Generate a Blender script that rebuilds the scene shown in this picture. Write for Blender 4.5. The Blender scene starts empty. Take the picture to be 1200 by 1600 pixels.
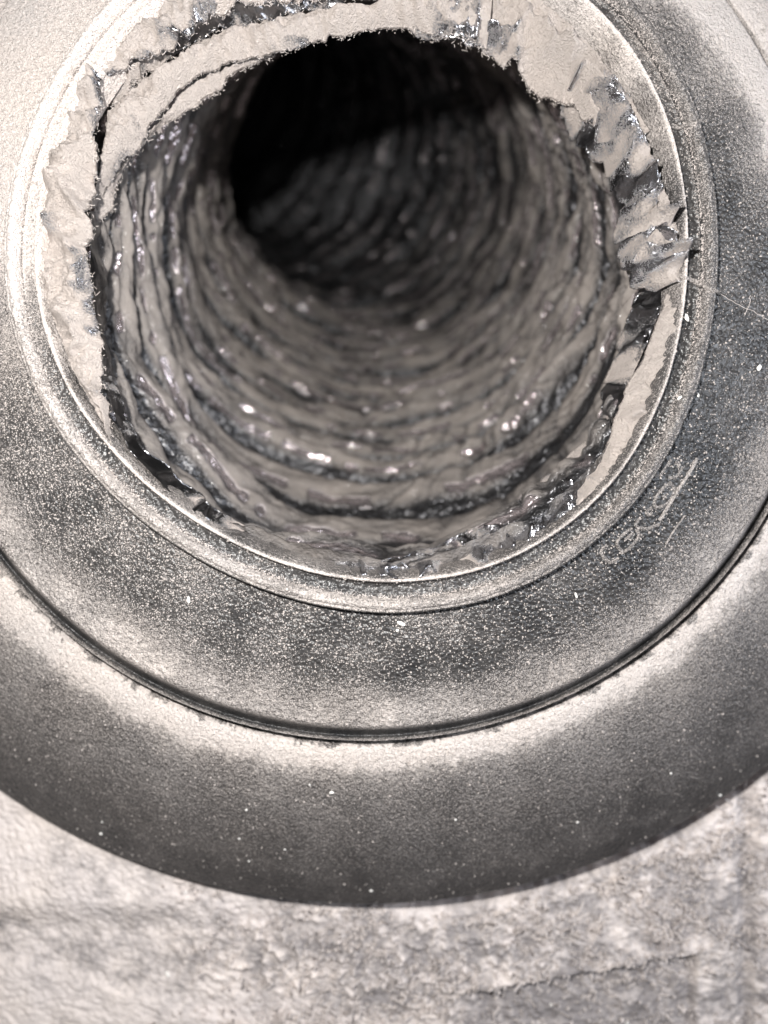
import bpy, math, random
import numpy as np
from mathutils import Vector
from mathutils.bvhtree import BVHTree

rng = np.random.default_rng(7)
random.seed(7)
SC = bpy.context.scene
COL = SC.collection
# ------------------------------------------------------------------ camera, world, lamps, exposure
# units: 1 Blender unit = 10 cm.  x right, y away from the camera, z up.  bead of the ring lies at y = 0
FPX, CD = 1109.0, 1.48
cam_d = bpy.data.cameras.new('camera')
cam = bpy.data.objects.new('camera', cam_d)
COL.objects.link(cam)
cam.location = (0, -CD, 0)
cam.rotation_euler = (math.radians(90), 0, 0)
cam_d.sensor_fit = 'VERTICAL'
cam_d.sensor_height = 34.62
cam_d.lens = 24
cam_d.clip_start, cam_d.clip_end = 0.01, 100
cam_d.dof.use_dof = True
cam_d.dof.focus_distance = 1.50
cam_d.dof.aperture_fstop = 0.70
SC.camera = cam
world = bpy.data.worlds.new('World')
SC.world = world
world.use_nodes = True
world.node_tree.nodes['Background'].inputs[0].default_value = (0.9, 0.93, 1.0, 1)
world.node_tree.nodes['Background'].inputs[1].default_value = 0.055

def lamp(name, kind, loc, power, col, size):
    d = bpy.data.lights.new(name, kind)
    d.energy = power
    d.color = col
    if kind == 'POINT':
        d.shadow_soft_size = size
    else:
        d.size = size
    o = bpy.data.objects.new(name, d)
    COL.objects.link(o)
    o.location = loc
    return o
# the phone's flash beside the lens, and an unseen weak cool area light added for sheen on the right
lamp('flash', 'POINT', (-0.25, -1.50, 0.34), 310, (1.0, 0.975, 0.943), 0.035)
rl = lamp('sheen_light', 'AREA', (3.0, -1.8, 0.3), 85, (0.86, 0.91, 1.0), 1.4)
rl.rotation_euler = (Vector((0, 0.2, 0.2)) - rl.location).to_track_quat('-Z', 'Y').to_euler()
SC.view_settings.view_transform = 'Standard'
SC.view_settings.look = 'None'
SC.view_settings.exposure = 0.0
SC.view_settings.gamma = 1.0
SC.cycles.use_denoising = True
SC.cycles.max_bounces = 6

# ------------------------------------------------------------------ numeric helpers
_perm = np.random.default_rng(3).permutation(256)
_perm = np.concatenate([_perm, _perm, _perm])
_g = np.random.default_rng(4).normal(size=(256, 3))
_g /= np.linalg.norm(_g, axis=1)[:, None]

def noise(x, y, z=0.0):
    x, y, z = np.broadcast_arrays(np.asarray(x, float), np.asarray(y, float), np.asarray(z, float))
    xi, yi, zi = np.floor(x).astype(int), np.floor(y).astype(int), np.floor(z).astype(int)
    xf, yf, zf = x - xi, y - yi, z - zi
    xi &= 255; yi &= 255; zi &= 255
    f = lambda t: t * t * t * (t * (t * 6 - 15) + 10)
    u, v, w = f(xf), f(yf), f(zf)
    out = 0
    for i in (0, 1):
        for j in (0, 1):
            for k in (0, 1):
                h = _perm[_perm[_perm[xi + i] + yi + j] + zi + k]
                g = _g[h]
                d = g[..., 0] * (xf - i) + g[..., 1] * (yf - j) + g[..., 2] * (zf - k)
                out = out + d * (u if i else 1 - u) * (v if j else 1 - v) * (w if k else 1 - w)
    return out * 1.5

def fbm(x, y, z=0.0, o=3, g=0.5):
    s, a = 0, 1.0
    for i in range(o):
        s = s + a * noise(np.asarray(x) * 2 ** i + 11.3 * i, np.asarray(y) * 2 ** i - 7.7 * i, np.asarray(z) * 2 ** i + 3.1 * i)
        a *= g
    return s

def ridged(x, y, z=0.0, o=2):
    s, a = 0, 1.0
    for i in range(o):
        s = s + a * (1 - np.minimum(1, np.abs(noise(np.asarray(x) * 2 ** i + 5.1 * i, np.asarray(y) * 2 ** i, np.asarray(z) * 2 ** i)) * 2.2)) ** 2
        a *= 0.5
    return s

def sstep(a, b, x):
    t = np.clip((np.asarray(x, float) - a) / (b - a), 0, 1)
    return t * t * (3 - 2 * t)

def px(p, q, D):
    """photograph pixel at distance D from the lens plane -> place"""
    return np.stack([(np.asarray(p, float) - 600) / FPX * D, np.asarray(D, float) - CD + 0 * np.asarray(p, float),
                     (800 - np.asarray(q, float)) / FPX * D], -1)

# ------------------------------------------------------------------ object helpers
def mesh_obj(name, V, Fq, mat, parent=None, attrs=None, smooth=True):
    me = bpy.data.meshes.new(name)
    V = np.asarray(V, np.float32).reshape(-1, 3)
    Fq = np.asarray(Fq, np.int32)
    n, k = Fq.shape
    me.vertices.add(len(V)); me.vertices.foreach_set('co', V.ravel())
    me.loops.add(n * k); me.loops.foreach_set('vertex_index', Fq.ravel())
    me.polygons.add(n); me.polygons.foreach_set('loop_start', np.arange(0, n * k, k, dtype=np.int32))
    me.update(calc_edges=True)
    me.polygons.foreach_set('use_smooth', np.full(n, smooth))
    for nm, arr in (attrs or {}).items():
        a = me.attributes.new(nm, 'FLOAT', 'POINT')
        a.data.foreach_set('value', np.asarray(arr, np.float32).ravel())
    me.materials.append(mat)
    o = bpy.data.objects.new(name, me)
    COL.objects.link(o)
    if parent is not None:
        o.parent = parent
        o.matrix_parent_inverse = parent.matrix_world.inverted() if False else o.matrix_parent_inverse
    return o

def grid_faces(n, m, wrap=False, flip=False):
    """n rows, m columns; wrap joins last column to first"""
    i = np.arange(n - 1)[:, None]
    j = np.arange(m if wrap else m - 1)[None, :]
    j2 = (j + 1) % m
    f = np.stack([i * m + j, i * m + j2, (i + 1) * m + j2, (i + 1) * m + j], -1).reshape(-1, 4)
    return f[:, ::-1] if flip else f

def tag(o, label=None, cat=None, group=None, kind=None):
    for k, v in (('label', label), ('category', cat), ('group', group), ('kind', kind)):
        if v:
            o[k] = v
    return o

def thing(name, label, cat, group=None):
    o = bpy.data.objects.new(name, None)
    o.empty_display_size = 0.1
    COL.objects.link(o)
    return tag(o, label, cat, group)

# ------------------------------------------------------------------ materials
class NT:
    def __init__(s, name):
        s.m = bpy.data.materials.new(name)
        s.m.use_nodes = True
        s.t = s.m.node_tree
        s.b = s.t.nodes['Principled BSDF']
        s.co = s.n('ShaderNodeTexCoord').outputs['Object']
    def n(s, k, **kw):
        x = s.t.nodes.new(k)
        for a, v in kw.items():
            setattr(x, a, v)
        return x
    def lk(s, v, sock):
        if hasattr(v, 'is_linked'):
            s.t.links.new(v, sock)
        else:
            sock.default_value = v
    def math(s, op, a, b=0.0, c=0.0, clamp=False):
        x = s.n('ShaderNodeMath', operation=op, use_clamp=clamp)
        for i, v in enumerate((a, b, c)):
            s.lk(v, x.inputs[i])
        return x.outputs[0]
    def noise(s, scale, detail=2.0, rough=0.5, vec=None):
        x = s.n('ShaderNodeTexNoise')
        x.inputs['Scale'].default_value = scale
        x.inputs['Detail'].default_value = detail
        x.inputs['Roughness'].default_value = rough
        s.t.links.new(vec or s.co, x.inputs['Vector'])
        return x.outputs['Fac']
    def voro(s, scale, vec=None, feature='F1'):
        x = s.n('ShaderNodeTexVoronoi', feature=feature)
        x.inputs['Scale'].default_value = scale
        s.t.links.new(vec or s.co, x.inputs['Vector'])
        return x.outputs['Distance'], x.outputs['Color']
    def ramp(s, v, a, b, lo=0.0, hi=1.0):
        x = s.n('ShaderNodeMapRange', interpolation_type='SMOOTHSTEP')
        s.lk(v, x.inputs['Value'])
        for k, q in (('From Min', a), ('From Max', b), ('To Min', lo), ('To Max', hi)):
            s.lk(q, x.inputs[k])
        return x.outputs['Result']
    def mixc(s, f, a, b):
        x = s.n('ShaderNodeMix', data_type='RGBA')
        s.lk(f, x.inputs[0]); s.lk(a, x.inputs[6]); s.lk(b, x.inputs[7])
        return x.outputs[2]
    def attr(s, name):
        return s.n('ShaderNodeAttribute', attribute_name=name).outputs['Fac']
    def bump(s, h, strength, dist, normal=None):
        x = s.n('ShaderNodeBump')
        x.inputs['Strength'].default_value = strength
        x.inputs['Distance'].default_value = dist
        s.t.links.new(h, x.inputs['Height'])
        if normal:
            s.t.links.new(normal, x.inputs['Normal'])
        return x.outputs['Normal']

DUST_A, DUST_B = (0.78, 0.69, 0.63, 1), (0.64, 0.60, 0.585, 1)

def plastic_mat():
    """black moulded plastic, dust lying on it as grains; attribute dust = how much of it is covered"""
    s = NT('dusty_black_plastic')
    d = s.attr('dust')
    d1, c1 = s.voro(250)
    d2, c2 = s.voro(520)
    sep1 = s.n('ShaderNodeSeparateColor'); s.t.links.new(c1, sep1.inputs[0])
    sep2 = s.n('ShaderNodeSeparateColor'); s.t.links.new(c2, sep2.inputs[0])
    big = s.noise(9, 4, 0.6)
    dd = s.math('ADD', d, s.math('MULTIPLY', s.math('SUBTRACT', big, 0.5), 0.22))
    # a cell carries a grain when its random number is under the cover
    g1 = s.math('MULTIPLY', s.ramp(s.math('SUBTRACT', s.math('MULTIPLY', dd, 0.75), sep1.outputs[0]), -0.02, 0.10), s.ramp(d1, 0.55, 0.25))
    g2 = s.math('MULTIPLY', s.ramp(s.math('SUBTRACT', s.math('MULTIPLY', dd, 1.25), sep2.outputs[0]), -0.02, 0.12), s.ramp(d2, 0.75, 0.35))
    pebble, _pc = s.voro(125, None, 'SMOOTH_F1')
    fz = s.math('ADD', s.math('MULTIPLY', s.math('SUBTRACT', s.noise(300, 2, 0.6), 0.5), 0.9), s.math('MULTIPLY', s.math('SUBTRACT', 0.42, pebble), 0.40))
    film = s.ramp(s.math('ADD', dd, fz), 0.32, 1.0)
    m = s.math('MAXIMUM', s.math('MAXIMUM', s.math('MULTIPLY', g1, 0.6), s.math('MULTIPLY', g2, 0.6)), film)
    haze = s.math('MULTIPLY', s.math('MAXIMUM', s.math('ADD', dd, 0.10), 0.0), 0.19)
    m = s.math('MAXIMUM', m, haze, clamp=True)
    dc = s.mixc(s.noise(5, 3), DUST_A, DUST_B)
    col = s.mixc(m, (0.020, 0.020, 0.021, 1), dc)
    s.lk(col, s.b.inputs['Base Color'])
    s.lk(s.ramp(m, 0, 0.8, 0.34, 0.62), s.b.inputs['Roughness'])
    s.lk(s.ramp(m, 0, 0.9, 0.55, 0.40), s.b.inputs['Specular IOR Level'])
    leather = s.noise(150, 2, 0.5)
    n1 = s.bump(s.math('ADD', s.math('MULTIPLY', leather, 0.6), s.math('MULTIPLY', pebble, -0.9)), 0.8, 0.007)
    h = s.math('ADD', g1, s.math('MULTIPLY', g2, 0.5))
    n2 = s.bump(h, 0.6, 0.004, n1)
    n3 = s.bump(s.math('MULTIPLY', s.noise(420, 2, 0.7), film), 0.7, 0.006, n2)
    s.lk(n3, s.b.inputs['Normal'])
    return s.m

def foil_mat(name, base, rough, crumple, dust_gain=0.0):
    """wrinkled metallised film under grey dust"""
    s = NT(name)
    d = s.attr('dust')
    n = s.noise(14, 5, 0.65)
    f = s.noise(240, 3, 0.7)
    dd = s.math('ADD', s.math('ADD', d, dust_gain), s.math('MULTIPLY', s.math('SUBTRACT', n, 0.5), 0.9))
    m = s.ramp(s.math('ADD', dd, s.math('MULTIPLY', s.math('SUBTRACT', f, 0.5), 0.8)), 0.3, 0.62)
    dc = s.mixc(s.noise(4, 3), (0.72, 0.63, 0.575, 1), (0.58, 0.53, 0.50, 1))
    s.lk(s.mixc(m, base, dc), s.b.inputs['Base Color'])
    s.lk(s.math('SUBTRACT', 1.0, m, clamp=True), s.b.inputs['Metallic'])
    s.lk(s.ramp(m, 0, 0.8, rough, 0.95), s.b.inputs['Roughness'])
    s.lk(s.ramp(m, 0, 0.8, 0.5, 0.08), s.b.inputs['Specular IOR Level'])
    a, _ = s.voro(16, feature='F1')
    n1 = s.bump(s.math('ADD', a, s.noise(30, 4, 0.6)), crumple, 0.02)
    n2 = s.bump(s.math('MULTIPLY', s.noise(210, 4, 0.75), m), 1.0, 0.014, n1)
    s.lk(n2, s.b.inputs['Normal'])
    return s.m

def liner_mat():
    s = NT('dusty_duct_film')
    d = s.attr('dust')
    n = s.noise(8, 3, 0.5)
    f = s.noise(60, 4, 0.7)
    dd = s.math('ADD', d, s.math('MULTIPLY', s.math('SUBTRACT', n, 0.5), 0.5))
    m = s.ramp(s.math('ADD', dd, s.math('MULTIPLY', s.math('SUBTRACT', f, 0.5), 0.3)), 0.1, 0.75)
    dc = s.mixc(s.noise(5, 3), (0.265, 0.234, 0.21, 1), (0.18, 0.166, 0.158, 1))
    s.lk(s.mixc(m, s.mixc(s.attr('glint'), (0.085, 0.085, 0.09, 1), (0.85, 0.75, 0.76, 1)), dc), s.b.inputs['Base Color'])
    s.lk(s.math('MULTIPLY', s.math('SUBTRACT', 1.0, m, clamp=True), 0.85), s.b.inputs['Metallic'])
    s.lk(s.ramp(m, 0, 0.9, s.ramp(s.attr('glint'), 0.1, 0.6, 0.38, 0.13), 0.8), s.b.inputs['Roughness'])
    s.lk(s.ramp(m, 0, 0.9, 0.6, 0.15), s.b.inputs['Specular IOR Level'])
    s.b.inputs['Coat Weight'].default_value = 0.35
    s.b.inputs['Coat Roughness'].default_value = 0.14
    n1 = s.bump(s.math('MULTIPLY', s.noise(34, 3, 0.5), s.ramp(m, 0.2, 0.9, 1.0, 0.12)), 0.85, 0.03)
    cr, _ = s.voro(13)
    n1 = s.bump(cr, 0.22, 0.05, n1)
    n2 = s.bump(s.noise(22, 3, 0.5), 0.9, 0.05)
    s.lk(n2, s.b.inputs['Coat Normal'])
    s.lk(n1, s.b.inputs['Normal'])
    return s.m

def dust_mat(name, ca, cb, scale, bump=0.5):
    s = NT(name)
    s.lk(s.mixc(s.noise(scale, 3), ca, cb), s.b.inputs['Base Color'])
    s.b.inputs['Roughness'].default_value = 0.95
    s.b.inputs['Specular IOR Level'].default_value = 0.1
    s.lk(s.bump(s.noise(scale * 20, 2), bump, 0.004), s.b.inputs['Normal'])
    return s.m

def wall_mat():
    s = NT('dust_caked_wall')
    d = s.attr('dust')
    f = s.noise(70, 4, 0.7)
    m = s.ramp(s.math('ADD', d, s.math('MULTIPLY', s.math('SUBTRACT', f, 0.5), 0.9)), -0.15, 1.0)
    dc = s.mixc(s.noise(6, 4), (0.78, 0.695, 0.635, 1), (0.62, 0.575, 0.575, 1))
    s.lk(s.mixc(m, (0.26, 0.24, 0.24, 1), dc), s.b.inputs['Base Color'])
    s.b.inputs['Roughness'].default_value = 0.85
    s.b.inputs['Specular IOR Level'].default_value = 0.25
    n1 = s.bump(s.noise(160, 3, 0.6), 0.4, 0.006)
    s.lk(n1, s.b.inputs['Normal'])
    return s.m

M_PLASTIC = plastic_mat()
M_FOIL = foil_mat('dusty_foil', (0.42, 0.42, 0.44, 1), 0.27, 0.45)
M_FILM = foil_mat('dark_glossy_film', (0.26, 0.26, 0.27, 1), 0.30, 0.3, 0.10)
M_LINER = liner_mat()
M_DUST = dust_mat('pale_dust', DUST_A, DUST_B, 8)
M_LINT = dust_mat('wall_lint', (0.66, 0.59, 0.55, 1), (0.5, 0.465, 0.46, 1), 12)
M_GRAIN = dust_mat('dust_grain', (0.56, 0.505, 0.47, 1), (0.40, 0.365, 0.35, 1), 60)
M_SPECK = dust_mat('white_flake', (0.85, 0.83, 0.80, 1), (0.75, 0.73, 0.70, 1), 8)
M_WALL = wall_mat()

# ------------------------------------------------------------------ the wall behind, caked with dust
XC, ZC = -0.035, 0.546           # axis of the ring

def fit_radius(pts, D, order=3, reg=0.02):
    """radius round the axis as a smooth function of the angle, from outline points lying at distance D"""
    P = px(*np.array(pts, float).T, D)
    x, z = P[:, 0] - XC, P[:, 2] - ZC
    th, r = np.arctan2(z, x), np.hypot(x, z)
    B = lambda t: np.stack([np.ones_like(t)] + [f(k * t) for k in range(1, order + 1) for f in (np.cos, np.sin)], -1)
    W = np.diag([0] + [reg * k ** 2 for k in range(1, order + 1) for _ in (0, 1)]) * len(pts)
    A = B(th)
    c = np.linalg.solve(A.T @ A + W, A.T @ r)
    return lambda t: B(np.asarray(t, float)) @ c

bead_px = [(167, 0), (80, 117), (22, 260), (5, 370), (8, 450), (50, 600), (95, 680), (200, 795), (300, 865), (415, 925), (620, 952), (790, 930), (920, 860), (1000, 770), (1075, 640), (1122, 455), (1127, 400), (1110, 260), (1090, 185), (1035, 65), (1000, 0), (573, -172), (400, -145), (750, -140)]
gro_px = [(0, 880), (65, 950), (150, 1020), (250, 1080), (350, 1120), (450, 1145), (600, 1154), (700, 1140), (800, 1115), (900, 1075), (1000, 1025), (1100, 940), (1150, 875), (1197, 775), (1123, 0), (1150, 33), (1175, 67), (1197, 102), (5, 22), (573, -264), (-138, 447), (1284, 447)]
out_px = [(0, 1250), (90, 1295), (220, 1355), (350, 1385), (450, 1405), (600, 1405), (775, 1390), (900, 1355), (1035, 1305), (1135, 1255), (1195, 1205)]
YG, YO, YW = 0.15, 0.42, 0.49
R_B = fit_radius(bead_px, CD, 5, 0.002)
R_G = fit_radius(gro_px, CD + YG, 3, 0.01)
R_O = fit_radius(out_px, CD + YO, 3, 0.05)

def ring_pt(th, r, y):
    return np.stack([XC + r * np.cos(th), y + 0 * th, ZC + r * np.sin(th)], -1)

def build_wall():
    th = np.concatenate([np.linspace(-math.radians(150), -math.radians(30), 900), np.linspace(-math.radians(30), math.radians(210), 120)[1:-1]])
    rr = np.concatenate([np.linspace(1.42, 2.42, 460), np.linspace(2.42, 4.5, 30)[1:]])
    T, Rr = np.meshgrid(th, rr)
    x, z = XC + Rr * np.cos(T), ZC + Rr * np.sin(T)
    # pixel-like coordinates of the plane for laying out its relief
    D = CD + YW
    p, q = x / D * FPX + 600, 800 - z / D * FPX
    flat = sstep(0, 30, q - (1470 + (p + 20) * 0.27)) * sstep(480, 250, p)      # smooth lower left slab
    step = sstep(-8, 8, q - (1545 - (p - 780) * 0.17)) * sstep(690, 760, p) * sstep(1092, 1080, p)  # plate, lower right
    groove = np.exp(-((p - 1168) / 14.0) ** 2)
    soft = sstep(850, 350, p)
    clump = fbm(x * 16, z * 16, 1.5, 4, 0.6)
    worms = 0.5 + 0.7 * fbm(x * 30 + 2 * noise(x * 9, z * 9, 1), z * 30, 3.3, 4, 0.65)
    lump = np.maximum(0, fbm(x * 30, z * 30, 9.1, 3, 0.6))
    rough = np.exp(-(((q - 1510 + (p - 700) * -0.05) / 70.0) ** 2)) * sstep(200, 420, p) * sstep(1000, 700, p)
    h = 0.008 * clump * (1 - 0.55 * soft) + 0.005 * worms * (1 - flat) * (1 - 0.6 * soft) + 0.022 * lump * rough - 0.022 * step - 0.025 * groove + 0.010 * flat
    h += 0.035 * sstep(60, 0, q - 1395 + 0 * p) * sstep(600, 100, p)
    h += 0.004 * fbm(x * 70, z * 70, 2.0, 2) * (1 - 0.3 * soft)
    h -= 0.12 * np.exp(-((Rr - R_O(T) - 0.046 - 0.006 * noise(x * 25, z * 25, 2.2)) / 0.014) ** 2) * sstep(560, 820, p) * (1 + 0.5 * fbm(x * 14, z * 14, 4.4, 2))
    h += 0.012 * np.exp(-((q - (1545 - (p - 780) * 0.17) + 10) / 9.0) ** 2) * sstep(690, 760, p) * sstep(1092, 1080, p)
    dust = 0.62 + 0.42 * fbm(x * 7, z * 7, 5.5, 4, 0.6) + 0.18 * sstep(700, 0, p) + 0.45 * (worms - 0.5) * sstep(200, 700, p) + 0.2 * flat + 0.02 + 0.30 * fbm(x * 20, z * 20, 8.5, 5, 0.75)
    dust -= 0.30 * step + 0.30 * groove + 0.26 * sstep(450, 1000, p) + 0.20 * rough - 0.6 * rough * lump
    dust -= 0.25 * np.exp(-((q - 1500 + 0.1 * (p - 300)) / 45.0) ** 2) * sstep(0, 150, p) * sstep(900, 500, p)
    V = np.stack([x, YW - h, z], -1)
    o = mesh_obj('wall', V, grid_faces(len(rr), len(th), True), M_WALL, None, {'dust': dust})
    tag(o, 'dust caked grey wall below the black flange', None, None, 'structure')
    return o
wall = build_wall()

# ------------------------------------------------------------------ black plastic ring
collar = thing('vent_collar', 'round black plastic vent collar with ridged neck and stepped flange under pale dust', 'vent collar')
collar.location = (XC, 0, ZC)
OFF = np.array([XC, 0, ZC])
RING = []            # (mesh object) for ray casts

def angfac(th):
    left = 0.5 + 0.5 * np.cos(th - math.radians(170))
    top = sstep(-0.1, 0.75, np.sin(th))
    topleft = sstep(0.35, 0.95, np.cos(th - math.radians(140)))
    return left, top, topleft

def ring_part(name, NT_, rows, dustf, wob=0.0, fine=0.0):
    """rows: functions of th giving (radius, y); skinned round the axis"""
    th = np.linspace(-math.pi, math.pi, NT_, endpoint=False)
    R = np.stack([r(th) if callable(r) else r + 0 * th for r, y, *_ in rows])
    Y = np.stack([y(th) if callable(y) else y + 0 * th for r, y, *_ in rows])
    t = np.array([row[2] if len(row) > 2 else i / (len(rows) - 1) for i, row in enumerate(rows)])
    T = np.broadcast_to(th, R.shape)
    if wob:
        R = R + wob * noise(np.cos(T) * 6, np.sin(T) * 6, t[:, None] * 0.5)
    if fine:
        Y = Y - fine * fbm(np.cos(T) * 90, np.sin(T) * 90, R * 120, 2)
    V = ring_pt(T, R, Y) - OFF
    du = dustf(T, np.broadcast_to(t[:, None], R.shape), V + OFF)
    o = mesh_obj(name, V, grid_faces(len(rows), NT_, True), M_PLASTIC, collar, {'dust': du})
    RING.append(o)
    return o

def prof(pts, n, base):
    """pts (dr, y) smoothed polyline -> n rows on radius base(th)+dr"""
    P = np.array(pts, float)
    s = np.concatenate([[0], np.cumsum(np.hypot(*np.diff(P, axis=0).T))])
    q = np.linspace(0, s[-1], n)
    dr, y = np.interp(q, s, P[:, 0]), np.interp(q, s, P[:, 1])
    for _ in range(2):
        dr[1:-1] = (dr[:-2] + 2 * dr[1:-1] + dr[2:]) / 4
        y[1:-1] = (y[:-2] + 2 * y[1:-1] + y[2:]) / 4
    return [((lambda th, d=d: base(th) + d), yy, i / (n - 1)) for i, (d, yy) in enumerate(zip(dr, y))]

def d_rim(T, t, P):
    l, tp, tl = angfac(T)
    tl = tl + 0.8 * tp
    crest = np.exp(-((t - 0.78) / 0.07) ** 2)
    return np.clip(0.25 + 0.65 * crest + 0.25 * l + 0.6 * tl + 0.3 * fbm(P[..., 0] * 9, P[..., 2] * 9, 1), 0, 1.2)
def d_chan(T, t, P):
    l, tp, tl = angfac(T)
    return 0.02 + 0.35 * np.exp(-((t) / 0.12) ** 2) + 0.06 * l + 0.85 * tl + 0.2 * tp + 0.25 * np.exp(-((1 - t) / 0.15) ** 2) + 0.2 * fbm(P[..., 0] * 8, P[..., 2] * 8, 2)
def d_bead(T, t, P):
    l, tp, tl = angfac(T)
    return 0.34 + 0.40 * l + 0.4 * tl + 0.14 * np.exp(-((T + 1.6) / 0.8) ** 2) - 0.7 * sstep(0.90, 0.96, t) - 0.45 * np.exp(-((t - 0.66) / 0.035) ** 2) + 0.3 * np.exp(-((t - 0.82) / 0.05) ** 2) - 0.35 * sstep(0.16, 0.02, t) + 0.15 * fbm(P[..., 0] * 7, P[..., 2] * 7, 3)
def d_dish(T, t, P):
    l, tp, tl = angfac(T)
    d = 0.05 + 0.52 * sstep(0.40, 0.78, t) - 0.55 * sstep(0.87, 0.95, t)
    d += 0.14 * l * sstep(0.75, 0.2, t) + 0.85 * tl + 0.34 * tp + 0.25 * l * sstep(0.4, 0.7, t) * sstep(0.93, 0.84, t)
    tr = sstep(0.35, 0.95, np.cos(T - math.radians(58)))
    d += 0.52 * tr * sstep(0.15, 0.6, t) * sstep(0.96, 0.88, t)
    d += 0.55 * sstep(0.976, 0.984, t) * sstep(0.9985, 0.994, t)
    d -= 0.10 * np.exp(-((T + 0.75) / 0.5) ** 2) * sstep(0.6, 0.2, t)
    return d + 0.20 * fbm(P[..., 0] * 6, P[..., 2] * 6, 4, 5, 0.6)
def d_flange(T, t, P):
    l, tp, tl = angfac(T)
    edge = 0.030 * fbm(P[..., 0] * 22, P[..., 2] * 22, 7, 5, 0.75)
    tt = t + edge
    d = 0.15 + (0.62 + 0.58 * l) * sstep(0.010, 0.04, tt) * np.exp(-(np.maximum(tt - 0.06, 0) / 0.085) ** 1.5) + 0.22 * sstep(0.9, 0.2, tt) - 0.12 * sstep(0.7, 1.0, tt)
    d += 0.12 * l * sstep(0.8, 0.3, t) + 0.5 * tp
    return d + 0.11 * fbm(P[..., 0] * 5, P[..., 2] * 5, 5, 5, 0.7)

ring_part('inner_rim', 1080, prof([(-0.088, 0.075), (-0.084, 0.045), (-0.079, 0.022), (-0.072, 0.006), (-0.067, -0.002), (-0.063, 0.001), (-0.061, 0.012), (-0.060, 0.020)], 34, R_B), d_rim, 0.0012, 0.0015)
ring_part('channel', 1080, prof([(-0.060, 0.020), (-0.055, 0.024), (-0.036, 0.024), (-0.030, 0.020)], 12, R_B), d_chan, 0, 0.001)
ring_part('bead', 1440, prof([(-0.030, 0.020), (-0.028, 0.010), (-0.023, 0.000), (-0.016, -0.006), (-0.008, -0.003), (-0.0055, 0.0025), (-0.003, 0.0015), (0.000, 0.002), (0.003, 0.008), (0.005, 0.030)], 40, R_B), d_bead, 0.0008, 0.002)
# the dish slopes back to a thin raised lip
dish_rows = []
for t in np.concatenate([np.linspace(0, 0.96, 90), np.linspace(0.963, 1.0, 24)]):
    y = 0.030 + 0.075 * t ** 1.2 + 0.045 * sstep(0.84, 0.975, t) - 0.022 * math.exp(-((t - 0.988) / 0.010) ** 2) + 0.05 * sstep(0.992, 1.0, t)
    dish_rows.append(((lambda th, t=t: (R_B(th) + 0.005) * (1 - t) + R_G(th) * t), float(y), float(t)))
ring_part('dish', 1440, dish_rows, d_dish, 0, 0.0008)
fl_rows = []
for t in np.concatenate([np.linspace(0, 0.12, 30), np.linspace(0.13, 0.97, 90), np.linspace(0.975, 1.0, 8)]):
    y = 0.190 - 0.035 * sstep(0.0, 0.035, t) + (YO - 0.155) * (max(0.0, t - 0.06) / 0.94) ** 1.35 + 0.02 * sstep(0.985, 1.0, t)
    fl_rows.append(((lambda th, t=t: (R_G(th) + 0.004) * (1 - t) + R_O(th) * t), float(y), float(t)))
fl_rows.append((lambda th: R_O(th) - 0.004, YO + 0.045, 1.0))
fl_rows.append((lambda th: R_O(th) - 0.05, YO + 0.05, 1.0))
ring_part('flange', 1440, fl_rows, d_flange, 0, 0.0008)

# ray casts on to the finished surfaces
bpy.context.view_layer.update()
def bvh_of(objs):
    vs, fs, b = [], [], 0
    for o in objs:
        me = o.data
        n = len(me.vertices)
        co = np.empty(n * 3, np.float32); me.vertices.foreach_get('co', co)
        co = co.reshape(-1, 3) + (OFF if o.parent is collar else 0)
        f = np.empty(len(me.loops), np.int32); me.loops.foreach_get('vertex_index', f)
        vs.append(co); fs.append(f.reshape(-1, 4) + b); b += n
    return BVHTree.FromPolygons(np.concatenate(vs).tolist(), np.concatenate(fs).tolist())
BVH = bvh_of(RING + [wall])
CAMP = Vector((0, -CD, 0))
def hit(p, q):
    d = Vector(((p - 600) / FPX, 1.0, (800 - q) / FPX)).normalized()
    loc, nor, _, dist = BVH.ray_cast(CAMP, d)
    if loc is None:
        return None, None
    if nor.dot(d) > 0:
        nor = -nor
    return np.array(loc), np.array(nor)

def tube(P, rad, sides=5):
    """verts, quads of a tube along points P (radius scalar or per point)"""
    P = np.asarray(P, float)
    n = len(P)
    rad = np.broadcast_to(np.asarray(rad, float), (n,))
    T = np.gradient(P, axis=0)
    T /= np.linalg.norm(T, axis=1)[:, None] + 1e-12
    a = np.cross(T, [0.31, 0.84, 0.44]); a /= np.linalg.norm(a, axis=1)[:, None] + 1e-12
    b = np.cross(T, a)
    ph = np.arange(sides) * 2 * math.pi / sides
    V = P[:, None] + rad[:, None, None] * (np.cos(ph)[None, :, None] * a[:, None] + np.sin(ph)[None, :, None] * b[:, None])
    return V.reshape(-1, 3), grid_faces(n, sides, True)

def join(parts):
    vs, fs, b = [], [], 0
    for v, f in parts:
        vs.append(v); fs.append(np.asarray(f) + b); b += len(v)
    return np.concatenate(vs), np.concatenate(fs)

def dens(pts, n):
    P = np.array(pts, float)
    s = np.concatenate([[0], np.cumsum(np.hypot(*np.diff(P[:, :2], axis=0).T))])
    q = np.linspace(0, s[-1], n)
    return np.stack([np.interp(q, s, P[:, k]) for k in range(P.shape[1])], -1)

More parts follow.
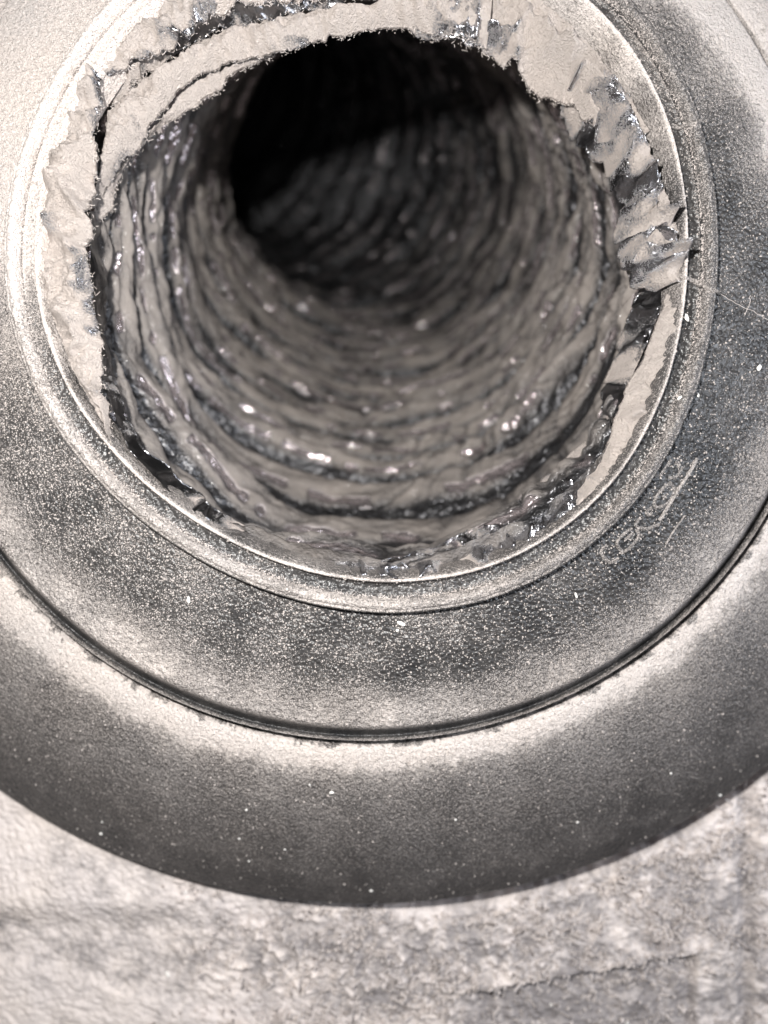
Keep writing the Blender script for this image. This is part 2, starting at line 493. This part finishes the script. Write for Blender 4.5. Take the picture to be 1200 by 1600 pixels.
# moulded characters on the dish, each a raised outline (positions read from the photograph)
def stroke(pts, rad=0.0050, lift=-0.0026, n=None):
    P = dens(pts, n or max(6, 3 * len(pts)))
    out = []
    for p, q in P:
        l, nn = hit(p, q)
        out.append(l + nn * lift)
    out = np.array(out)
    out[1:-1] = (out[:-2] + out[1:-1] * 2 + out[2:]) / 4
    return tube(out, rad, 6)
k = 190 / 1200.0
def lp(*pts):
    return [(920 + a * k, 690 + b * k) for a, b in pts]
glyphs = [
    [lp((180, 1020), (125, 1070), (118, 1100), (150, 1150), (215, 1195), (250, 1185), (295, 1145))],
    [lp((430, 860), (380, 880), (300, 960), (272, 1005), (290, 1045), (340, 1095), (380, 1070), (440, 1010), (490, 950), (500, 905), (470, 870)), lp((360, 970), (440, 900))],
    [lp((500, 760), (455, 825), (500, 855), (570, 862), (640, 835), (700, 820)), lp((620, 650), (565, 690), (590, 735), (625, 700))],
    [lp((800, 410), (735, 455), (680, 520), (640, 620), (650, 655), (730, 640), (800, 590), (840, 520), (845, 450), (800, 410)), lp((720, 550), (760, 530), (755, 560))],
    [lp((640, 350), (700, 320), (770, 250), (815, 180)), lp((780, 350), (835, 365), (880, 340), (930, 250)), lp((850, 200), (890, 215), (880, 260))],
]
for g in glyphs:
    v, f = join([stroke(s) for s in g])
    mesh_obj('moulded_character', v - OFF, f, M_PLASTIC, collar, {'dust': np.full(len(v), 0.46)})
for bar in (lp((1065, 165), (1020, 260), (930, 400), (840, 540), (760, 680), (690, 780)), lp((945, 730), (880, 820), (810, 920), (760, 1015))):
    v, f = stroke(bar, 0.0042 if bar[0][0] > 1080 else 0.002, 0.0005)
    mesh_obj('moulded_bar', v - OFF, f, M_PLASTIC, collar, {'dust': np.full(len(v), 0.65)})

# two ridges across the neck where its halves join
def seam(pts, rad):
    v, f = stroke(pts, rad, 0.001, 24)
    v = v + 0.0035 * np.stack([noise(v[:, 0] * 90, v[:, 2] * 90, 1), noise(v[:, 0] * 90, v[:, 2] * 90, 5), noise(v[:, 0] * 90, v[:, 2] * 90, 9)], -1)
    mesh_obj('seam_ridge', v - OFF, f, M_PLASTIC, collar, {'dust': np.full(len(v), 0.6)})
seam([(1048, 196), (1060, 200), (1075, 196), (1093, 190)], 0.0048)
seam([(1062, 432), (1078, 437), (1095, 445), (1122, 458)], 0.0042)

# ------------------------------------------------------------------ the flexible duct
duct = thing('foil_duct', 'crumpled silver foil duct with dusty helical pleats inside the black collar', 'duct')
duct.location = (XC, 0.2, ZC)
DOFF = np.array([XC, 0.2, ZC])

def build_liner():
    NS, NP = 760, 640
    s = np.linspace(0, 1, NS) ** 1.25 * 5.6
    ds = np.diff(s, prepend=0)
    pitch = math.radians(33) * sstep(0.0, 0.45, s)
    yaw = math.radians(105) * sstep(1.35, 4.3, s)
    d = np.stack([-np.sin(yaw) * np.cos(pitch), np.cos(yaw) * np.cos(pitch), np.sin(pitch)], -1)
    A = np.array([XC + 0.0, 0.055, ZC + 0.0]) + np.cumsum(d * ds[:, None], 0)
    right = np.cross(d, [0, 0, 1.0]); right /= np.linalg.norm(right, axis=1)[:, None]
    up = np.cross(right, d)
    ph = np.linspace(0, 2 * math.pi, NP, endpoint=False) + math.pi / 2   # starts at the top, out of sight
    S, PH = np.meshgrid(s, ph, indexing='ij')
    c, sn = np.cos(PH), np.sin(PH)
    wob = 0.16 * noise(c * 1.6, sn * 1.6, S * 2.2) + 0.07 * noise(c * 4.5, sn * 4.5, S * 5 + 9)
    u = S / 0.122 + PH / (2 * math.pi) + wob
    fr = u - np.floor(u)
    cell = np.floor(u)
    # a pleat: a long ramp that faces the mouth, a rounded crest and a sharp fold behind it
    prof_ = np.where(fr < 0.68, np.sin(fr / 0.68 * math.pi / 2) ** 0.9, np.cos((fr - 0.68) / 0.32 * math.pi / 2) ** 0.8)
    amp = 0.052 * (0.8 + 0.9 * noise(c * 1.8, sn * 1.8, cell * 3.7))
    # long soft creases running slantwise along the pleats
    w1 = ridged(PH * 1.5 + cell * 1.7, S * 9 - PH * 1.7 * (1 + 0.6 * noise(PH * 0.9, S * 1.3, 3)), 0.3 + cell * 0.37, 2)
    w2 = ridged(PH * 1.4 + cell * 1.3, S * 22 + PH * 1.6, 4.3 + cell * 0.61, 2)
    w3 = noise(PH * 3.1, S * 8, 2.2)
    fade = sstep(0.04, 0.2, S)
    r = 0.685 - amp * prof_ + prof_ * (0.016 * (w1 - 0.4) + 0.008 * (w2 - 0.4)) - 0.010 * w3 + 0.007 * prof_ * (ridged(PH * 5 + cell * 2.1, S * 16 - PH * 6, 7.7, 2) - 0.4) - 0.0015 * fbm(c * 14, sn * 14, S * 18, 2)
    r = r + 0.02 * noise(c * 1.5, sn * 1.5, S * 1.1)
    r = r - 0.025 * sstep(0.0, 0.4, S) + 0.05 * sstep(0.22, 0.02, S) * sstep(-0.5, 0.2, sn - c)
    glint = np.exp(-((fr - 0.36) / 0.07) ** 2) * sstep(-0.16, 0.06, noise(PH * 9, cell * 5.1, 8.4)) * sstep(3.4, 2.0, S)  # bright metal strips painted along the pleat faces as glints
    V = A[:, None] + r[..., None] * (c[..., None] * right[:, None] + sn[..., None] * up[:, None])
    patch = fbm(PH * 1.2, S * 9, 1, 3)
    dust = 0.68 + 0.24 * patch - 0.20 * (w1 - 0.4) - 0.13 * (w2 - 0.4) - 0.10 * sstep(-0.2, 0.8, sn)
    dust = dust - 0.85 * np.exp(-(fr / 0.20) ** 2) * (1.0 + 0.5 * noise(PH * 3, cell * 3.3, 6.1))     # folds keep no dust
    dust = dust - 0.85 * np.exp(-((fr - 0.36) / 0.06) ** 2) * sstep(-0.16, 0.06, noise(PH * 9, cell * 5.1, 8.4))   # dust left off the bright bands that imitate glints
    dust = dust - 0.20 * sstep(0.9, 2.6, S) - 0.75 * sstep(1.9, 3.4, S)  # cover thinned with depth, putting the fall-off of light into the colour
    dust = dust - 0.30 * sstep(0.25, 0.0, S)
    o = mesh_obj('liner', V - DOFF, grid_faces(NS, NP, True, True), M_LINER, duct, {'dust': dust, 'glint': glint})
    # the hoop wire shows as a thin raised helix at the folds
    return o
build_liner()

def ribbon(name, A, B, bulge=0.02, crumple=0.01, fine=0.003, rag=0.006, dust=0.9, dvar=0.25, seed=0, n=None, m=None, wr=1.0, mat=None, thick=0.004, bare=0.0):
    """a torn strip of film between two edges given as (pixel x, pixel y, distance)"""
    L = max(np.hypot(*np.diff(np.array(A)[:, :2], axis=0).T).sum(), np.hypot(*np.diff(np.array(B)[:, :2], axis=0).T).sum())
    W = np.mean(np.hypot(*(dens(A, 20) - dens(B, 20))[:, :2].T))
    n = n or int(max(30, L / 2.2)); m = m or int(max(8, W / 2.4))
    a, b = dens(A, n), dens(B, n)
    for e in (a, b):
        for _ in range(4):
            e[1:-1] = (e[:-2] + 2 * e[1:-1] + e[2:]) / 4
    Pa, Pb = px(a[:, 0], a[:, 1], a[:, 2]), px(b[:, 0], b[:, 1], b[:, 2])
    t = np.linspace(0, 1, m)
    i = np.arange(n)
    te = t[None, :] * (1 + 0 * i[:, None])
    V = Pa[:, None] * (1 - te[..., None]) + Pb[:, None] * te[..., None]
    x, z = V[..., 0], V[..., 2]
    # ragged inner edge
    dirv = (Pb - Pa) / (np.linalg.norm(Pb - Pa, axis=1)[:, None] + 1e-9)
    rg = rag * (fbm(Pb[:, 0] * 22 + seed, Pb[:, 2] * 22, seed, 3, 0.65))
    V = V + (te ** 3 * rg[:, None])[..., None] * dirv[:, None]
    hold = sstep(0.0, 0.22, te) * (sstep(0.0, 0.12, i / (n - 1.0)) * sstep(1.0, 0.88, i / (n - 1.0)))[:, None]
    h = bulge * 4 * te * (1 - te) + hold * crumple * (1.3 * fbm(x * 7 * wr + seed, z * 7 * wr, seed * 1.7, 2) + 1.6 * (ridged(x * 9 * wr + seed, z * 9 * wr, seed, 2) - 0.4)) + fine * (1.5 * fbm(x * 34, z * 34, seed + 6, 4, 0.7) + fbm(x * 90, z * 90, seed, 2, 0.6))
    V = V + h[..., None] * np.array([0, -1.0, 0])
    V[..., 0] += hold * crumple * 0.6 * noise(x * 10 * wr, z * 10 * wr, seed + 4.4)
    V[..., 2] += hold * crumple * 0.6 * noise(x * 10 * wr, z * 10 * wr, seed + 8.8)
    du = dust + dvar * 1.6 * fbm(x * 9, z * 9, seed + 2.2, 3) - dvar * 0.9 * (ridged(x * 9 * wr + seed, z * 9 * wr, seed, 2) - 0.5)
    du = du - bare * sstep(0.55, 0.95, te + 0.25 * fbm(x * 12, z * 12, seed + 3, 3)) * sstep(-0.15, 0.35, fbm(x * 6, z * 6, seed + 12, 3))
    F = grid_faces(n, m)
    V1 = V.reshape(-1, 3)
    # give the film its thickness: a back sheet and closed edges
    V2 = V1 + np.array([0, thick, 0])
    nv = len(V1)
    idx = np.arange(nv).reshape(n, m)
    rim = np.concatenate([idx[0, :], idx[1:, -1], idx[-1, -2::-1], idx[-2:0:-1, 0]])
    rn = np.roll(rim, -1)
    side = np.stack([rim, rn, rn + nv, rim + nv], -1)
    o = mesh_obj(name, np.concatenate([V1, V2]) - DOFF, np.concatenate([F, F[:, ::-1] + nv, side]), mat or M_FOIL, duct,
                 {'dust': np.concatenate([du.ravel(), du.ravel() - 0.2])})
    EDGES.append(V[:, -1].copy())
    return o
EDGES = []

# outer turned-back lip, left side, thick with dust
ribbon('folded_lip',
       [(182, 700, 1.50), (112, 575, 1.50), (70, 460, 1.50), (60, 370, 1.50), (70, 275, 1.50), (100, 190, 1.50), (150, 105, 1.50), (215, 40, 1.50), (290, -25, 1.50), (330, -60, 1.5)],
       [(176, 690, 1.51), (160, 570, 1.505), (147, 470, 1.50), (139, 390, 1.50), (138, 320, 1.50), (150, 250, 1.50), (160, 185, 1.50), (163, 118, 1.50), (205, 92, 1.50), (255, 76, 1.51), (298, 52, 1.51), (335, 10, 1.51), (370, -30, 1.51)],
       0.022, 0.020, 0.006, 0.007, 0.95, 0.30, 1, wr=1.2, bare=0.65)
# inner fold round the top of the mouth
ribbon('folded_lip',
       [(150, 312, 1.56), (160, 240, 1.56), (168, 175, 1.56), (195, 148, 1.56), (236, 116, 1.56), (290, 84, 1.56), (312, 64, 1.56), (360, 44, 1.56), (420, 32, 1.56), (490, 16, 1.56), (600, 4, 1.55), (700, -12, 1.54), (770, -16, 1.53)],
       [(146, 325, 1.59), (178, 272, 1.59), (214, 226, 1.59), (246, 190, 1.59), (268, 162, 1.59), (277, 142, 1.59), (312, 120, 1.59), (350, 104, 1.59), (388, 90, 1.59), (440, 82, 1.59), (500, 65, 1.59), (560, 50, 1.59), (625, 42, 1.59), (700, 62, 1.59), (760, 77, 1.59)],
       0.02, 0.010, 0.005, 0.006, 1.0, 0.22, 2, bare=0.55)
# narrow third fold under it
ribbon('folded_lip',
       [(148, 325, 1.61), (180, 276, 1.61), (216, 230, 1.61), (248, 194, 1.61), (270, 166, 1.61), (279, 148, 1.61), (314, 124, 1.61), (352, 106, 1.61), (400, 84, 1.61)],
       [(152, 345, 1.63), (176, 322, 1.63), (182, 285, 1.63), (206, 240, 1.63), (252, 198, 1.63), (300, 166, 1.63), (345, 132, 1.63), (385, 106, 1.63), (430, 88, 1.63)],
       0.008, 0.006, 0.004, 0.006, 0.92, 0.2, 3)
# tucked corner, bare dark film and a crust of dust above the inner fold
ribbon('film_tuck', [(158, 112, 1.54), (185, 100, 1.54), (220, 98, 1.54)], [(166, 172, 1.58), (190, 152, 1.58), (222, 128, 1.58)], 0.01, 0.012, 0.004, 0.004, 0.95, 0.2, 4, wr=3)
ribbon('film_scrap', [(190, 92, 1.53), (240, 66, 1.53), (300, 34, 1.53), (350, 4, 1.53), (430, -20, 1.53), (520, -40, 1.53)],
       [(200, 140, 1.58), (240, 112, 1.58), (292, 80, 1.58), (330, 54, 1.58), (420, 34, 1.58), (540, 8, 1.58)], 0.0, 0.012, 0.003, 0.004, 0.22, 0.45, 5, mat=M_FILM)
ribbon('folded_lip', [(330, -40, 1.50), (420, -50, 1.50), (540, -60, 1.50), (680, -60, 1.50)], [(335, 30, 1.53), (380, 14, 1.53), (450, 4, 1.54), (540, -8, 1.54), (680, -20, 1.54)], 0.015, 0.014, 0.004, 0.01, 0.75, 0.4, 6)
# right hand side: crumpled film
ribbon('foil_flap', [(560, -40, 1.52), (700, -50, 1.52), (800, -30, 1.52), (870, 20, 1.52), (930, 80, 1.52), (985, 150, 1.52), (1015, 205, 1.52)],
       [(640, 44, 1.59), (705, 63, 1.59), (760, 76, 1.59), (805, 104, 1.60), (842, 138, 1.61), (905, 175, 1.60), (975, 235, 1.57)], 0.01, 0.022, 0.004, 0.012, 0.74, 0.36, 7, wr=1.1)
ribbon('foil_flap', [(925, 95, 1.51), (975, 150, 1.50), (1010, 215, 1.50), (1040, 300, 1.50), (1062, 370, 1.50), (1072, 440, 1.50)],
       [(845, 125, 1.66), (870, 185, 1.68), (905, 250, 1.68), (945, 290, 1.66), (965, 340, 1.62), (985, 440, 1.60)], 0.03, 0.046, 0.004, 0.014, 0.62, 0.42, 9, wr=1.05)
ribbon('foil_flap', [(1010, 300, 1.53), (1045, 350, 1.52), (1062, 400, 1.51), (1066, 445, 1.51)], [(968, 330, 1.60), (962, 390, 1.60), (975, 445, 1.58), (1020, 458, 1.56)], 0.05, 0.026, 0.003, 0.006, 0.50, 0.40, 10, wr=1.5)
ribbon('foil_flap', [(1072, 440, 1.50), (1064, 520, 1.50), (1040, 600, 1.50), (1000, 680, 1.50), (950, 745, 1.50), (895, 800, 1.50)],
       [(1044, 456, 1.53), (1016, 530, 1.54), (985, 600, 1.55), (960, 650, 1.55), (935, 720, 1.55), (885, 790, 1.55)], 0.012, 0.012, 0.003, 0.006, 0.88, 0.25, 11, wr=1.6)
ribbon('film_scrap', [(1044, 452, 1.54), (1014, 530, 1.57), (982, 600, 1.58), (958, 650, 1.58), (935, 730, 1.58), (905, 785, 1.58)],
       [(1000, 452, 1.62), (965, 530, 1.66), (945, 600, 1.68), (935, 650, 1.68), (920, 720, 1.66), (895, 780, 1.62)], 0.0, 0.022, 0.002, 0.006, 0.20, 0.35, 12, wr=1.5, mat=M_FILM)
ribbon('foil_flap', [(925, 775, 1.50), (840, 848, 1.50), (740, 893, 1.50), (640, 906, 1.50), (540, 902, 1.50), (470, 888, 1.5)],
       [(915, 690, 1.66), (860, 740, 1.70), (790, 796, 1.68), (710, 842, 1.64), (630, 868, 1.60), (540, 878, 1.57), (470, 872, 1.55)], 0.0, 0.030, 0.002, 0.006, 0.36, 0.40, 13, wr=1.6)
# lower left: bare glossy film tucked behind the rim
ribbon('film_scrap', [(140, 330, 1.56), (142, 470, 1.53), (160, 600, 1.51), (200, 700, 1.50), (275, 780, 1.50), (375, 845, 1.50), (480, 893, 1.50)],
       [(155, 330, 1.66), (160, 465, 1.63), (176, 585, 1.60), (213, 677, 1.59), (285, 754, 1.58), (379, 822, 1.57), (480, 880, 1.55)], 0.0, 0.016, 0.002, 0.006, 0.12, 0.40, 14, wr=1.5, mat=M_FILM)

# ------------------------------------------------------------------ loose dust
def octa(C, r, N=None):
    """small irregular grains: centres C, radii r"""
    n = len(C)
    dirs = np.array([[1, 0, 0], [-1, 0, 0], [0, 1, 0], [0, -1, 0], [0, 0, 1], [0, 0, -1]], float)
    q = rng.normal(size=(n, 4)); q /= np.linalg.norm(q, axis=1)[:, None]
    w, x, y, z = q.T
    R = np.stack([1 - 2 * (y * y + z * z), 2 * (x * y - w * z), 2 * (x * z + w * y), 2 * (x * y + w * z), 1 - 2 * (x * x + z * z), 2 * (y * z - w * x), 2 * (x * z - w * y), 2 * (y * z + w * x), 1 - 2 * (x * x + y * y)], -1).reshape(n, 3, 3)
    sc = r[:, None] * rng.uniform(0.55, 1.35, (n, 6))
    V = C[:, None] + np.einsum('nij,kj->nki', R, dirs) * sc[..., None]
    f = np.array([[0, 2, 4], [2, 1, 4], [1, 3, 4], [3, 0, 4], [2, 0, 5], [1, 2, 5], [3, 1, 5], [0, 3, 5]])
    F = (f[None] + (np.arange(n) * 6)[:, None, None]).reshape(-1, 3)
    return V.reshape(-1, 3), F

def scatter_ring(rows, dustf, n, weight):
    th = rng.uniform(-math.pi, math.pi, n)
    ts = np.array([r[2] for r in rows])
    t = rng.uniform(0, 1, n)
    keep = rng.uniform(0, 1, n) < weight(th, t)
    th, t = th[keep], t[keep]
    j = np.clip(np.searchsorted(ts, t), 1, len(rows) - 1)
    f = np.clip((t - ts[j - 1]) / np.maximum(ts[j] - ts[j - 1], 1e-9), 0, 1)
    P = np.zeros((len(th), 3))
    for k in range(1, len(rows)):
        s = j == k
        if s.any():
            r0, r1 = rows[k - 1][0](th[s]), rows[k][0](th[s])
            y0, y1 = rows[k - 1][1], rows[k][1]
            P[s] = ring_pt(th[s], r0 * (1 - f[s]) + r1 * f[s], y0 * (1 - f[s]) + y1 * f[s])
    return P
def in_view(P, m=60):
    D = P[:, 1] + CD
    p, q = 600 + FPX * P[:, 0] / D, 800 - FPX * P[:, 2] / D
    return (p > -m) & (p < 1200 + m) & (q > -m) & (q < 1600 + m)

gr = []
def add_grains(P, lo, hi, lift=0.3):
    P = P[in_view(P)]
    r = lo * (hi / lo) ** (rng.uniform(0, 1, len(P)) ** 2.2)
    P = P + np.array([0, -1, 0]) * (r * lift)[:, None]
    gr.append((P, r))
add_grains(scatter_ring(dish_rows[:100], None, 120000, lambda th, t: (0.16 + 0.28 * angfac(th)[0] + 0.35 * angfac(th)[2]) * (1 - 0.6 * sstep(0.2, 0.7, np.cos(th - math.radians(60)))) * (1 - 0.55 * sstep(0.3, 0.75, t)) * sstep(0.9, 0.8, t)), 0.0009, 0.0030)
add_grains(scatter_ring(fl_rows[:-2], None, 60000, lambda th, t: 0.12 + 0.5 * sstep(0.35, 0.1, t) * sstep(0.02, 0.06, t) * (0.4 + 0.6 * angfac(th)[0])), 0.0010, 0.0034)
bead_rows = prof([(-0.030, 0.020), (-0.028, 0.010), (-0.023, 0.000), (-0.016, -0.006), (-0.008, -0.003), (-0.0055, 0.0025), (-0.003, 0.0015), (0.000, 0.002)], 30, R_B)
add_grains(scatter_ring(bead_rows, None, 26000, lambda th, t: 0.12 * sstep(0.8, 0.3, t)), 0.0010, 0.0028)
chan_rows = prof([(-0.072, 0.006), (-0.067, -0.002), (-0.063, 0.001), (-0.061, 0.012), (-0.060, 0.020), (-0.055, 0.024), (-0.036, 0.024), (-0.030, 0.020)], 20, R_B)
add_grains(scatter_ring(chan_rows, None, 9000, lambda th, t: 0.12 + 0.1 * angfac(th)[0] + 0.5 * angfac(th)[2]), 0.0010, 0.0030)
C = np.concatenate([g[0] for g in gr]); r = np.concatenate([g[1] for g in gr])
v, f = octa(C, r)
o = mesh_obj('dust_grains', v, f, M_GRAIN, None, None, False)
tag(o, 'fine pale dust grains scattered over the black plastic collar', 'dust', None, 'stuff')

# fuzz of lint: short bent fibres along torn edges and on the bead
def fibres(P, length, rad, curl=0.9):
    n = len(P)
    k = 5
    d = rng.normal(size=(n, 3)); d[:, 1] = -np.abs(d[:, 1]) * 0.8
    d /= np.linalg.norm(d, axis=1)[:, None]
    bend = rng.normal(size=(n, 3)) * curl
    L = length * rng.uniform(0.4, 1.5, n)
    t = np.linspace(0, 1, k)
    pts = P[:, None] + L[:, None, None] * (d[:, None] * t[None, :, None] + bend[:, None] * (t ** 2)[None, :, None] * 0.5)
    T = np.gradient(pts, axis=1); T /= np.linalg.norm(T, axis=2)[..., None] + 1e-9
    a = np.cross(T, [0.3, 0.8, 0.5]); a /= np.linalg.norm(a, axis=2)[..., None] + 1e-9
    b = np.cross(T, a)
    ph = np.arange(3) * 2 * math.pi / 3
    V = pts[:, :, None] + rad * (np.cos(ph)[None, None, :, None] * a[:, :, None] + np.sin(ph)[None, None, :, None] * b[:, :, None])
    f = grid_faces(k, 3, True)
    F = (f[None] + (np.arange(n) * k * 3)[:, None, None]).reshape(-1, 4)
    return V.reshape(-1, 3), F
fp = []
for idx, e in enumerate(EDGES):
    if idx > 6:
        continue
    j = rng.integers(0, len(e), 500 if len(e) > 120 else 160)
    fp.append(e[j] + rng.normal(size=(len(j), 3)) * 0.004)
th = rng.uniform(-math.pi, math.pi, 2600)
fp.append(ring_pt(th, R_B(th) - 0.030 + rng.normal(size=2600) * 0.002, 0.012 + 0 * th))
th = rng.uniform(math.radians(-175), math.radians(-70), 1100)
fp.append(ring_pt(th, R_G(th) + 0.035 + rng.normal(size=1100) * 0.008, 0.158 + 0 * th))
P = np.concatenate(fp)
P = P[in_view(P)]
v, f = fibres(P, 0.0048, 0.0004)
o = mesh_obj('lint_fibres', v, f, M_DUST, None, None, False)
tag(o, 'pale lint fuzz along the torn foil edges and neck of the collar', 'lint', None, 'stuff')

# crumbs and wisps of lint caked on the wall
n = 34000
p_, q_ = rng.uniform(-40, 1240, n), rng.uniform(1180, 1640, n)
wgt = (0.0 + 0.7 * sstep(200, 620, p_)) * (0.45 + 0.8 * fbm(p_ / 90, q_ / 60, 3.0, 3))
wgt *= 1 - 0.65 * sstep(-5, 10, q_ - (1545 - (p_ - 780) * 0.17)) * sstep(700, 760, p_)
keep = rng.uniform(0, 1, n) < wgt
pts = []
for a_, b_ in zip(p_[keep], q_[keep]):
    l, nn = hit(a_, b_)
    if l is not None and l[1] > 0.42 and (a_ < 600 or math.hypot(l[0] - XC, l[2] - ZC) > R_O(math.atan2(l[2] - ZC, l[0] - XC)) + 0.07):
        pts.append(l + nn * 0.002)
v, f = fibres(np.array(pts)[:len(pts) * 2 // 3], 0.0065, 0.0034, 2.6)
o = mesh_obj('lint_crumbs', v, f, M_LINT)
gk = rng.uniform(0, 1, len(pts)) < 0.85
gp = np.array(pts)[gk]
v2, f2 = octa(gp + rng.normal(size=gp.shape) * np.array([0.01, 0.001, 0.01]), 0.0024 * 3.6 ** (rng.uniform(0, 1, len(gp)) ** 2.5))
o2 = mesh_obj('lint_grit', v2, f2, M_LINT)
tag(o2, 'pale grit and crumbs stuck to the grey wall under the flange', 'grit', None, 'stuff')
tag(o, 'pale lint crumbs caked on the grey wall under the flange', 'lint', None, 'stuff')

# ------------------------------------------------------------------ single bits lying about
def strand(pts, rad, label, seed, lift=0.006):
    P = dens(pts, 40)
    out = []
    for p, q in P:
        l, nn = hit(p, q)
        if l is None:
            continue
        out.append(l + nn * lift)
    out = np.array(out)
    for _ in range(6):
        out[1:-1] = (out[:-2] + out[1:-1] * 2 + out[2:]) / 4
    out[:, 0] += 0.003 * noise(np.arange(len(out)) * 0.3, seed)
    out[:, 2] += 0.003 * noise(np.arange(len(out)) * 0.3, seed + 5)
    v, f = tube(out, rad, 6)
    o = mesh_obj('hair_strand', v, f, M_GRAIN)
    tag(o, label, 'hair')
strand([(1120, 458), (1150, 478), (1175, 488), (1205, 506), (1230, 520)], 0.0007, 'long pale hair lying across the right side of the black collar', 1)
strand([(1160, 494), (1165, 484), (1169, 474), (1168, 463)], 0.0008, 'short curled pale hair standing off the longer hair at right', 2)

def speck(pq, size, label, group=None, stretch=1.0):
    size *= 0.62
    l, nn = hit(*pq)
    n = 42
    d = rng.normal(size=(n, 3)); d /= np.linalg.norm(d, axis=1)[:, None]
    import bmesh
    bm = bmesh.new()
    e1 = np.cross(nn, [0.3, 0.2, 0.9]); e1 /= np.linalg.norm(e1); e2 = np.cross(nn, e1)
    ang = rng.uniform(0, math.pi)
    f1, f2 = math.cos(ang) * e1 + math.sin(ang) * e2, -math.sin(ang) * e1 + math.cos(ang) * e2
    for q in d * rng.uniform(0.7, 1.1, (n, 1)):
        bm.verts.new(size * (q[0] * stretch * f1 + q[1] * f2 + q[2] * 0.6 * nn))
    bmesh.ops.convex_hull(bm, input=bm.verts)
    me = bpy.data.meshes.new('white_speck')
    bm.to_mesh(me); bm.free()
    me.materials.append(M_SPECK)
    o = bpy.data.objects.new('white_speck', me)
    COL.objects.link(o)
    o.location = l + nn * size * 0.3
    tag(o, label, 'speck', group)
for pq, sz, st, lab in [
        ((158, 1302), 0.008, 1, 'largest white speck near the lower left edge of the black flange'),
        ((160, 1284), 0.005, 1, 'faint small speck just above the largest white speck at lower left'),
        ((518, 1238), 0.0075, 1.4, 'oval white speck on the upper middle of the flange below the dusty ridge'),
        ((385, 1265), 0.006, 1.2, 'white speck on the flange left of the oval one'),
        ((580, 1391), 0.007, 1.2, 'white speck right on the bottom edge of the black flange'),
        ((712, 1280), 0.0065, 1, 'white speck on the flange right of the bottom middle'),
        ((902, 1284), 0.0065, 1, 'white speck alone on the right half of the dark flange'),
        ((445, 1327), 0.005, 1, 'small speck low on the flange, upper of the two left of the bottom edge speck'),
        ((374, 1310), 0.005, 1, 'small dull speck in the lower left middle of the flange'),
        ((484, 1226), 0.005, 1, 'small speck just below the dusty ridge, up left of the oval one'),
        ((1048, 1208), 0.006, 1, 'white speck high on the right end of the flange'),
        ((1125, 1242), 0.007, 1.2, 'white speck at the far right edge of the flange'),
        ((389, 1345), 0.005, 1, 'lowest small speck left of the one on the bottom edge')]:
    speck(pq, sz, lab, 'white specks on the flange', st)
for pq, sz, st, lab in [
        ((262, 1522), 0.009, 1.7, 'long white flake on the wall at lower left'),
        ((290, 1394), 0.007, 1.5, 'white flake on the wall just under the lower left flange edge'),
        ((861, 1570), 0.007, 1, 'round white flake on the grey plate at the lower right of the wall'),
        ((980, 1598), 0.008, 1.4, 'white flake at the very bottom right of the wall')]:
    speck(pq, sz, lab, 'white flakes on the wall', st)
for pq, sz, st, lab in [
        ((295, 937), 0.007, 2.0, 'long pale flake on the dish below the lower left of the neck'),
        ((626, 974), 0.007, 2.4, 'long pale flake on the dish straight below the neck'),
        ((621, 985), 0.005, 1.5, 'short pale flake touching below the long one under the neck'),
        ((900, 930), 0.005, 2.5, 'thin pale sliver on the dish below the moulded characters'),
        ((1062, 622), 0.006, 1.8, 'bright bit of dust beside the right of the neck, lower of two'),
        ((1090, 617), 0.006, 1.5, 'bright bit of dust right of the neck, above the moulded characters'),
        ((1185, 575), 0.009, 1.6, 'white crust lump at the right edge of the dish'),
        ((1072, 497), 0.009, 1.8, 'white crust lump in the channel of the neck below the seam')]:
    speck(pq, sz, lab, 'pale flakes on the dish', st)
